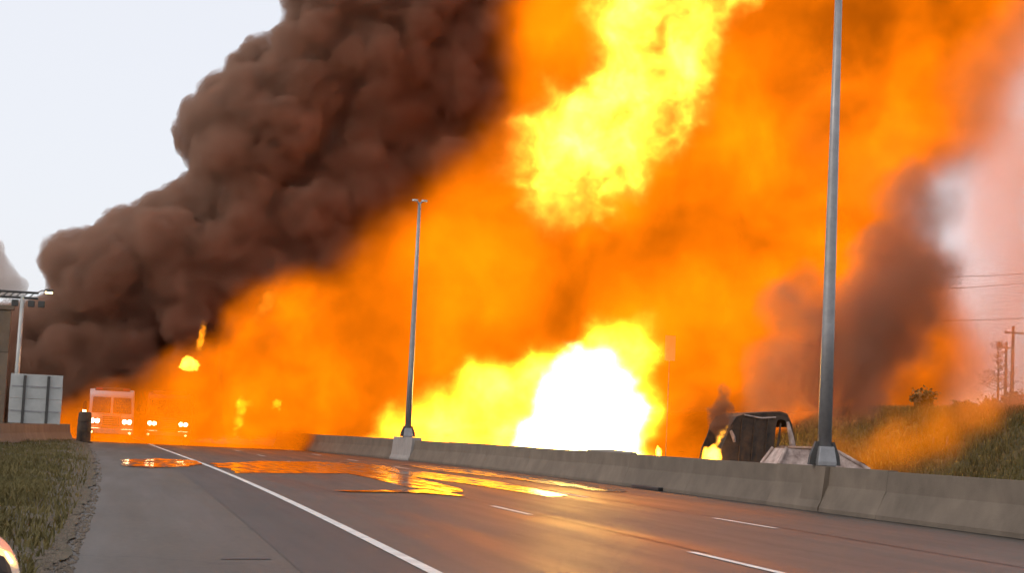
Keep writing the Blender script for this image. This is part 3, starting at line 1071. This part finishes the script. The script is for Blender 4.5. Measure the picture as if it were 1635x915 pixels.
# ------------------------------------------------------------------ fire engines
def fire_engine(x, y, rz, label, paint):
    r = empty('fire_engine', (x, y, 0), rz)
    tag(r, label, 'fire engine', 'fire engines facing down the road')
    P_ = M[paint]
    mb = MB(); mb.box((0, 4.6, 1.75), (2.45, 5.2, 2.3)); body = mb.build('body', P_, r, bevel=.06)
    for k in range(3):
        for s_ in (-1, 1):
            mb = MB(); mb.box((s_ * 1.232, 2.9 + 1.6 * k, 1.5), (.03, 1.4, 1.5)); mb.build('locker_shutter', M['steel'], body, bevel=.01)
    mb = MB()
    prof = [(-.02, .72), (-.06, 1.5), (.12, 2.55), (.30, 2.78), (1.95, 2.80), (1.98, .72)]
    mb.loft([[(sx_ * 1.22 * (1 if pz < 1.6 else .96), py_, pz) for py_, pz in prof] for sx_ in (-1, 1)])
    cab = mb.build('cab', P_, r, bevel=.05)
    for s_ in (-1, 1):
        mb = MB(); mb.add([(s_ * .06, -.075, 1.58), (s_ * 1.06, -.075, 1.58), (s_ * 1.02, .085, 2.45), (s_ * .06, .085, 2.45),
                           (s_ * .06, -.02, 1.58), (s_ * 1.06, -.02, 1.58), (s_ * 1.02, .14, 2.45), (s_ * .06, .14, 2.45)],
                          [(0, 1, 2, 3), (7, 6, 5, 4), (0, 4, 5, 1), (1, 5, 6, 2), (2, 6, 7, 3), (3, 7, 4, 0)])
        mb.build('windscreen', M['glass'], cab)
        mb = MB(); mb.box((s_ * 1.215, 1.0, 2.05), (.03, 1.1, .75)); mb.build('side_window', M['glass'], cab)
        mb = MB(); mb.box((s_ * 1.44, .02, 1.95), (.20, .12, .42)); mb.build('mirror', M['black'], cab, bevel=.03)
        mb = MB(); mb.tube([(s_ * 1.2, .05, 2.3), (s_ * 1.44, .02, 2.2)], .02, 6); mb.build('mirror_arm', M['black'], cab)
        mb = MB(); mb.box((s_ * .86, -.09, 1.13), (.56, .07, .30)); hb = mb.build('headlight_housing', M['chrome'], r, bevel=.02)
        for dx in (-.13, .13):
            mb = MB(); mb.disc((s_ * .86 + dx, -.135, 1.13), .125, 'Y', .04, 16); mb.build('headlight', M['headlight'], hb)
        mb = MB(); mb.disc((s_ * 1.02, -.53, .52), .07, 'Y', .05, 12); mb.build('fog_light', M['lampglow'], r)
        for yy in (1.15, 5.6):
            mb = MB(); mb.tube([(s_ * .86, yy, .52), (s_ * .88, yy, .52), (s_ * 1.16, yy, .52), (s_ * 1.2, yy, .52)], [.42, .52, .52, .42], 20)
            wh = mb.build('wheel', M['black'], r)
            mb = MB(); mb.disc((s_ * 1.205, yy, .52), .27, 'X', .04, 14); mb.build('rim', M['chrome'], wh)
    mb = MB(); mb.box((0, -.30, .58), (2.46, .44, .32)); mb.build('bumper', M['chrome'], r, bevel=.05)
    mb = MB(); mb.box((0, -.085, 1.15), (1.02, .05, .62)); gr = mb.build('grille', M['chrome'], r, bevel=.02)
    for k in range(5):
        mb = MB(); mb.box((0, -.116, .93 + .11 * k), (.9, .02, .05)); mb.build('grille_slat', M['black'], gr)
    mb = MB(); mb.box((0, .65, 2.90), (1.9, .36, .18)); lbx = mb.build('light_bar', M['darksteel'], r, bevel=.04)
    for s_ in (-1, 1):
        mb = MB(); mb.box((s_ * .72, .455, 2.90), (.36, .04, .12)); mb.build('beacon', M['redpaint'], lbx)
    mb = MB(); mb.box((0, 3.6, .62), (.9, 7.0, .22)); mb.build('chassis', M['black'], r)
    return r


e1 = at(176, 690, 99.0)
fire_engine(e1.x, 99.0, 0.02, 'white fire engine with bright headlights nearest the marker drum', 'whitepaint')
e2 = at(267, 690, 100.5)
fire_engine(e2.x, 100.5, -0.05, 'red fire engine half lost in the orange haze', 'redpaint')


# ------------------------------------------------------------------ cars
def car(name, x, y, rz, label, paint, glass, burnt=False):
    r = empty(name, (x, y, 0), rz)
    tag(r, label, 'car')
    L, HW = 4.5, .88
    # lower body: stations along x (front = +x): (x, half width, belt height)
    st_ = [(-2.25, .70, .72), (-2.12, .82, .86), (-1.5, .87, .93), (-.8, .88, .92), (.4, .88, .90), (1.1, .87, .86), (1.7, .84, .76), (2.08, .78, .66), (2.25, .62, .56)]
    rings = []
    for X, w_, h_ in st_:
        lo = .22 if abs(X) < 2.1 else .30
        j = (R.random() - .5) * (.07 if burnt else 0)
        rings.append([(X, -w_ * .92, lo), (X, -w_, lo + .18), (X, -w_, h_ * .72 + j), (X, -w_ * .94, h_ * .93 + j), (X, -w_ * .80, h_ + j), (X, w_ * .80, h_ + j), (X, w_ * .94, h_ * .93), (X, w_, h_ * .72), (X, w_, lo + .18), (X, w_ * .92, lo)])
    mb = MB(); mb.loft(rings)
    body = mb.build('body', paint, r, smooth=False)
    body.modifiers.new('s', 'SUBSURF').levels = 2
    body.modifiers['s'].render_levels = 2
    body.data.polygons.foreach_set('use_smooth', [True] * len(body.data.polygons))
    # greenhouse
    def gh(X, t, z): return (X, t * .76, z)
    low = [(-1.42 if burnt else -1.75, .74, .88), (1.05, .74, .84)]
    top = [(-1.16 if burnt else -1.02, .56, 1.34), (.18, .58, 1.33)]
    lx0, tx0 = low[0][0], top[0][0]
    mb = MB()
    mb.add([(low[0][0], -.74, .88), (low[1][0], -.74, .84), (top[1][0], -.58, 1.30), (top[0][0], -.56, 1.32),
            (low[0][0], .74, .88), (low[1][0], .74, .84), (top[1][0], .58, 1.30), (top[0][0], .56, 1.32)],
           [(0, 1, 2, 3), (7, 6, 5, 4), (0, 4, 5, 1), (2, 6, 7, 3), (1, 5, 6, 2), (3, 7, 4, 0)])
    mb.build('cabin', M['ash'] if burnt else glass, r)
    mb = MB(); mb.loft([[(-1.10, yy * .57, 1.315 + zz + .02) for yy, zz in ((-1, 0), (-.6, .05), (.6, .05), (1, 0))] + [(-1.10, .55, 1.30), (-1.10, -.55, 1.30)],
                        [(-.4, yy * .60, 1.35 + zz) for yy, zz in ((-1, 0), (-.6, .05), (.6, .05), (1, 0))] + [(-.4, .58, 1.33), (-.4, -.58, 1.33)],
                        [(.24, yy * .59, 1.315 + zz) for yy, zz in ((-1, 0), (-.6, .04), (.6, .04), (1, 0))] + [(.24, .57, 1.29), (.24, -.57, 1.29)]])
    mb.build('roof', M['scorch'] if burnt else paint, r, smooth=False)
    for s_ in (-1, 1):
        for p in ([(1.08, .76 * s_, .85), (.22, .60 * s_, 1.31)], [(lx0 - .03, .76 * s_, .89), (tx0 - .04, .585 * s_, 1.33)], [(-.35, .765 * s_, .89), (-.38, .605 * s_, 1.33)]):
            mb = MB(); mb.tube(p, [.055, .045], 8); mb.build('pillar', paint, r)
        for X in (-1.38, 1.38):
            mb = MB(); mb.tube([(X, s_ * .66, .32), (X, s_ * .70, .32), (X, s_ * .86, .32), (X, s_ * .89, .32)], [.24, .32, .32, .25], 20)
            wh = mb.build('wheel', M['black'], r)
            mb = MB(); mb.disc((X, s_ * .885, .32), .20, 'X', .02, 14); 
            mb = MB(); mb.tube([(X, s_ * .87, .32), (X, s_ * .90, .32)], .20, 14); mb.build('rim', M['steel'], wh)
        if not burnt:
            mb = MB(); mb.box((2.02, s_ * .46, .57), (.16, .26, .09)); mb.build('headlight', M['chrome'], r, bevel=.02)
            mb = MB(); mb.box((-2.08, s_ * .46, .70), (.16, .24, .10)); mb.build('tail_light', M['redpaint'], r, bevel=.02)
            if s_ > 0:
                mb = MB(); mb.box((.75, s_ * .90, .96), (.16, .16, .11)); mb.build('mirror', paint, r, bevel=.03)
    return r


car('parked_car', -1.71, 6.89, math.radians(75), 'white car parked on the verge', M['whitepaint'], M['glass'])
bc = at(1302, 735, 45.0)
car('burnt_car', bc.x + .18, 45.0, math.radians(-3), 'burnt out car with ashen roof behind the nearest lamp post', M['ash'], M['char'], True)

# burnt truck cab
TY = 58.0
tx = at(1212, 740, TY).x
tr = empty('burnt_truck', (tx, TY, 0))
tag(tr, 'charred truck cab without glass behind the barrier', 'truck')
def tp(u, v, y=0.0):
    p = at(u, v, TY)
    return (p.x - tx, y, p.z)
outer = [(1147, 757), (1148, 735), (1152, 716), (1160, 698), (1166, 680), (1176, 666), (1192, 661), (1246, 658), (1257, 662), (1265, 680), (1270, 708), (1274, 735), (1275, 757)]
# side walls with window openings, built as a frame ring round each opening
for yy, nm in ((0.0, 'side_panel'), (2.1, 'side_panel')):
    inner = [(1236, 716), (1237, 700), (1238, 690), (1239, 682), (1240, 676), (1241, 673), (1242, 671), (1248, 670), (1254, 672), (1258, 682), (1261, 700), (1263, 712), (1260, 718)]
    n_ = len(outer)
    vs = []
    for k in range(n_):
        q = tp(*outer[k]); vs.append((q[0], yy, q[2]))
    for k in range(n_):
        q = tp(*inner[k]); vs.append((q[0], yy, q[2]))
    for k in range(n_):
        q = tp(*outer[k]); vs.append((q[0], yy + .07, q[2]))
    for k in range(n_):
        q = tp(*inner[k]); vs.append((q[0], yy + .07, q[2]))
    fs = []
    for k in range(n_):
        k2 = (k + 1) % n_
        fs += [(k, k2, n_ + k2, n_ + k), (2 * n_ + k, 3 * n_ + k, 3 * n_ + k2, 2 * n_ + k2), (n_ + k, n_ + k2, 3 * n_ + k2, 3 * n_ + k), (k, 2 * n_ + k, 2 * n_ + k2, k2)]
    mb = MB(); mb.add(vs, fs); mb.build(nm, M['char'], tr)
mb = MB()
ring = outer[4:10]
mb.loft([[(tp(*q)[0], yy, tp(*q)[2] + dz) for q, dz in [(q, .015) for q in ring] + [(q, -.06) for q in reversed(ring)]] for yy in (-.02, 1.0, 2.19)])
mb.build('roof', M['char'], tr)
mb = MB(); q0 = tp(1150, 757); q1 = tp(1235, 757); mb.box(((q0[0] + q1[0]) / 2, 1.08, .75), (q1[0] - q0[0], 1.9, 1.0)); mb.build('engine_block', M['char'], tr, bevel=.1)
mb = MB(); q0 = tp(1172, 700); q1 = tp(1234, 700); mb.box(((q0[0] + q1[0]) / 2, 1.08, 1.72), (q1[0] - q0[0], 1.8, 1.15)); mb.build('dark_cab_fill', M['char'], tr, bevel=.12)  # solid fill added so the inside of the cab reads dark
# pale scorched door post, bent rails and ribs
mb = MB(); mb.tube([tp(1257, 674, -.03), tp(1262, 695, -.03), tp(1266, 720, -.03)], [.055, .10, .12], 8); mb.build('door_post', M['ash'], tr)
mb = MB(); mb.tube([tp(1246, 676, -.03), tp(1243, 700, -.03), tp(1240, 722, -.03)], [.03, .045, .05], 8); mb.build('window_frame', M['char'], tr)
mb = MB(); mb.tube([tp(1188, 663, -.04), tp(1215, 668, -.05), tp(1238, 667, -.04)], .03, 8); mb.build('drip_rail', M['ash'], tr)
for u in (1185, 1205, 1226):
    mb = MB(); mb.tube([tp(u, 668, -.03), tp(u - 3, 700, -.04), tp(u - 6, 738, -.03)], .028, 6); mb.build('rib', M['char'], tr)
mb = MB(); mb.tube([tp(1166, 688, -.05), tp(1170, 698, -.06), tp(1172, 706, -.05)], [.05, .07, .05], 8); mb.build('mirror', M['ash'], tr)
mb = MB(); mb.box((1.6, 1.05, .78), (5.2, .8, .22)); mb.build('chassis_rail', M['char'], tr)
for xx_ in (-.75, 2.6, 3.7):
    for yy in (.18, 1.95):
        mb = MB(); mb.tube([(xx_, yy - .14, .5), (xx_, yy - .11, .5), (xx_, yy + .11, .5), (xx_, yy + .14, .5)], [.38, .5, .5, .38], 18); mb.build('wheel', M['black'], tr)

# tall narrow sign in the haze
ps = at(1070, 555, 96.9)
ns = empty('narrow_sign', (ps.x, 96.9, 0))
tag(ns, 'tall narrow pale sign plate fading into orange flame', 'sign')
zt_, zb_ = at(1070, 536, 96.9).z, at(1070, 576, 96.9).z
mb = MB(); mb.box((0, 0, (zt_ + zb_) / 2), (.62, .04, zt_ - zb_)); mb.build('plate', M['signface'], ns, bevel=.01)
mb = MB(); mb.tube([(0, .06, 0), (0, .06, zt_)], .03, 8); mb.build('post', M['steel'], ns)

# ------------------------------------------------------------------ right bank
def bank_z(x, y):
    t = min(1.0, max(0.0, (x - 32.5) / 8.0))
    t = t * t * (3 - 2 * t)
    return -0.04 + t * (3.75 + 0.25 * noise.noise(Vector((x * .12, y * .12, 0)))) + t * .14 * noise.noise(Vector((x * .8, y * .8, 4)))


vs, fs = [], []
nx, ny = 70, 90
for j in range(ny + 1):
    for i in range(nx + 1):
        x, y_ = 31 + 60 * (i / nx) ** 1.4, 30 + 130 * j / ny
        vs.append((x, y_, bank_z(x, y_)))
for j in range(ny):
    for i in range(nx):
        a = j * (nx + 1) + i
        fs.append((a, a + 1, a + nx + 2, a + nx + 1))
me = bpy.data.meshes.new('bank')
me.from_pydata(vs, [], fs)
tag(link('bank', me, M['turf'], smooth=True), 'grassy bank rising beyond the far carriageway', 'bank', kind='structure')
vs, fs = [], []
for i in range(42000):
    y_ = 62 + 34 * R.random()
    x = 33.5 + 14 * R.random()
    z = bank_z(x, y_)
    nn = noise.noise(Vector((x * .5, y_ * .5, 8)))
    h = (.14 + .22 * R.random()) * (1 + .8 * nn)
    wd = .02 + .02 * R.random()
    a = R.random() * 6.28
    ca, sa = math.cos(a) * wd, math.sin(a) * wd
    lx, ly = (R.random() - .5) * h, (R.random() - .5) * h
    n0 = len(vs)
    vs += [(x - ca, y_ - sa, z - .02), (x + ca, y_ + sa, z - .02), (x + lx, y_ + ly, z + h)]
    fs.append((n0, n0 + 1, n0 + 2))
me = bpy.data.meshes.new('bank_grass')
me.from_pydata(vs, [], fs)
tag(link('bank_grass', me, M['grass']), 'rough grass covering the far bank', 'grass', kind='stuff')


def on_bank(u, v, y0=62.0, y1=110.0):
    """where the line of sight meets the bank"""
    for y_ in np.linspace(y0, y1, 200):
        p = at(u, v, y_)
        if p.z <= bank_z(p.x, p.y):
            return Vector((p.x, p.y, bank_z(p.x, p.y)))
    p = at(u, v, 84.0)
    return Vector((p.x, p.y, bank_z(p.x, p.y)))


def sapling(p, h, label, seed):
    rr = random.Random(seed)
    r = empty('bare_tree', p)
    tag(r, label, 'tree')
    mb = MB(); pts = [(0.04 * math.sin(t * 5), .03 * math.cos(t * 4), h * t - .1) for t in np.linspace(0, 1, 8)]
    mb.tube(pts, [.085 * (1 - t * .85) for t in np.linspace(0, 1, 8)], 8)
    mb.build('trunk', M['bark'], r, smooth=True)
    mb = MB()
    tips = []
    for k in range(46):
        t = .32 + .66 * rr.random()
        a = rr.random() * 6.28
        ln = (.62 * (1.05 - t) + .12) * h * .42 * (0.6 + .6 * rr.random())
        b0 = Vector((0.04 * math.sin(t * 5), .03 * math.cos(t * 4), h * t - .1))
        m1 = b0 + Vector((math.cos(a) * ln * .5, math.sin(a) * ln * .5, ln * .18))
        e = b0 + Vector((math.cos(a) * ln, math.sin(a) * ln, ln * (.25 + .3 * rr.random())))
        mb.tube([b0, m1, e], [.022, .014, .006], 5)
        for q in range(5):
            c = m1.lerp(e, rr.random())
            aa = rr.random() * 6.28
            f = c + Vector((math.cos(aa), math.sin(aa), .5 * rr.random())) * ln * .3
            mb.tube([c, f], [.009, .003], 4)
            tips.append(f)
    mb.build('branches', M['bark'], r)
    mb = MB()
    for f in tips:
        for q in range(2):
            c = f + Vector((rr.gauss(0, .06), rr.gauss(0, .06), rr.gauss(0, .06)))
            a = rr.random() * 6.28
            dx, dy = math.cos(a) * .045, math.sin(a) * .045
            mb.add([c + Vector((-dx, -dy, 0)), c + Vector((dy * .6, -dx * .6, .03)), c + Vector((dx, dy, .02)), c + Vector((-dy * .6, dx * .6, -.03))], [(0, 1, 2, 3)])
    o = mb.build('crown', M['leaf'], r)
    tag(o, kind='stuff')
    return r


tp_ = on_bank(1592, 652)
sapling(tp_, (652 - 525) * mpp(tp_.y) * 1.0, 'slender bare tree on top of the grassy bank', 4)


def shrub(p, w_, h_, label, seed):
    rr = random.Random(seed)
    r = empty('shrub', p)
    tag(r, label, 'shrub', 'shrubs along the top of the bank')
    mb = MB()
    mbl = MB()
    for k in range(12):
        a = rr.random() * 6.28
        e = Vector((math.cos(a) * w_ * .4 * rr.random(), math.sin(a) * w_ * .4 * rr.random(), h_ * (.5 + .5 * rr.random())))
        mb.tube([(0, 0, -.05), e * .5 + Vector((0, 0, .05)), e], [.03, .02, .008], 5)
        for q in range(70):
            c = e * (0.45 + .55 * rr.random()) + Vector((rr.gauss(0, w_ * .12), rr.gauss(0, w_ * .12), rr.gauss(0, h_ * .10)))
            aa = rr.random() * 6.28
            s_ = .05 + .05 * rr.random()
            dx, dy = math.cos(aa) * s_, math.sin(aa) * s_
            mbl.add([c + Vector((-dx, -dy, 0)), c + Vector((dy * .5, -dx * .5, s_ * .8)), c + Vector((dx, dy, .02)), c + Vector((-dy * .5, dx * .5, -s_ * .8))], [(0, 1, 2, 3)])
    mb.build('stems', M['bark'], r)
    tag(mbl.build('foliage', M['leaf'], r), kind='stuff')


SL = ['round shrub on the bank at the edge of the flames', 'low straggly shrub between the round shrub and the bare tree', 'leafy shrub at the foot of the bare tree', 'broad shrub under the twin utility poles', 'tall shrub past the utility poles']
for k, (u, wpx, hpx) in enumerate(((1475, 50, 36), (1540, 60, 22), (1578, 40, 34), (1618, 50, 44), (1660, 60, 40))):
    p = on_bank(u, 652, 70, 100)
    p = Vector((p.x * 1.03, p.y * 1.03, 0)); p.z = bank_z(p.x, p.y)
    k_ = mpp(p.y)
    shrub(p, wpx * k_, hpx * k_, SL[k], 40 + k)
for k, (u, v, hp) in enumerate(((1490, 713, 14), (1512, 712, 15))):
    p = on_bank(u, v)
    h = hp * mpp(p.y)
    mb = MB(); mb.tube([(0, 0, -.1), (.01, 0, h * .8), (.015, 0, h)], [.07, .06, .03], 8)
    o = mb.build('stake', M['wood'])
    o.location = p
    tag(o, 'short dark wooden stake in the slope of the bank', 'stake', 'pair of stakes on the bank')

# utility poles and wires
def utility_pole(u, vtop, Y, label, arm):
    p = at(u, vtop, Y)
    z0 = bank_z(p.x, p.y)
    r = empty('utility_pole', (p.x, p.y, z0))
    tag(r, label, 'utility pole', 'utility poles behind the bank')
    h = p.z - z0
    mb = MB(); mb.tube([(0, 0, -.2), (0, 0, h)], [.17, .11], 10); mb.build('pole', M['wood'], r, smooth=True)
    mb = MB(); mb.box((0, -.12, h - .5), (arm, .1, .12)); ca = mb.build('crossarm', M['wood'], r)
    for s_ in (-1, 0, 1):
        mb = MB(); mb.tube([(s_ * arm * .44, -.12, h - .44), (s_ * arm * .44, -.12, h - .26)], [.035, .025], 8); mb.build('insulator', M['signback'], ca)
    return Vector((p.x, p.y, p.z))


q1 = utility_pole(1618, 521, 118, 'taller pale utility pole standing behind the bare tree', 1.5)
q2 = utility_pole(1607, 546, 138, 'shorter utility pole just left of the taller one', 1.2)
for k, (v0, v1, wl) in enumerate(((440, 424, 'highest thin power line sagging across the pink sky'), (462, 436, 'middle one of three thin power lines above the bank'), (508, 497, 'lowest thin power line, just above the bare tree'))):
    a, b = at(1380, v0, 122), at(1760, v1, 118)
    pts = []
    for t in np.linspace(0, 1, 18):
        p = a.lerp(b, t); p.z -= .5 * 4 * t * (1 - t) * .8
        pts.append(p)
    mb = MB(); mb.tube(pts, .022, 5)
    o = mb.build('power_line', M['black'])
    tag(o, wl, 'cable', 'power lines above the bank')
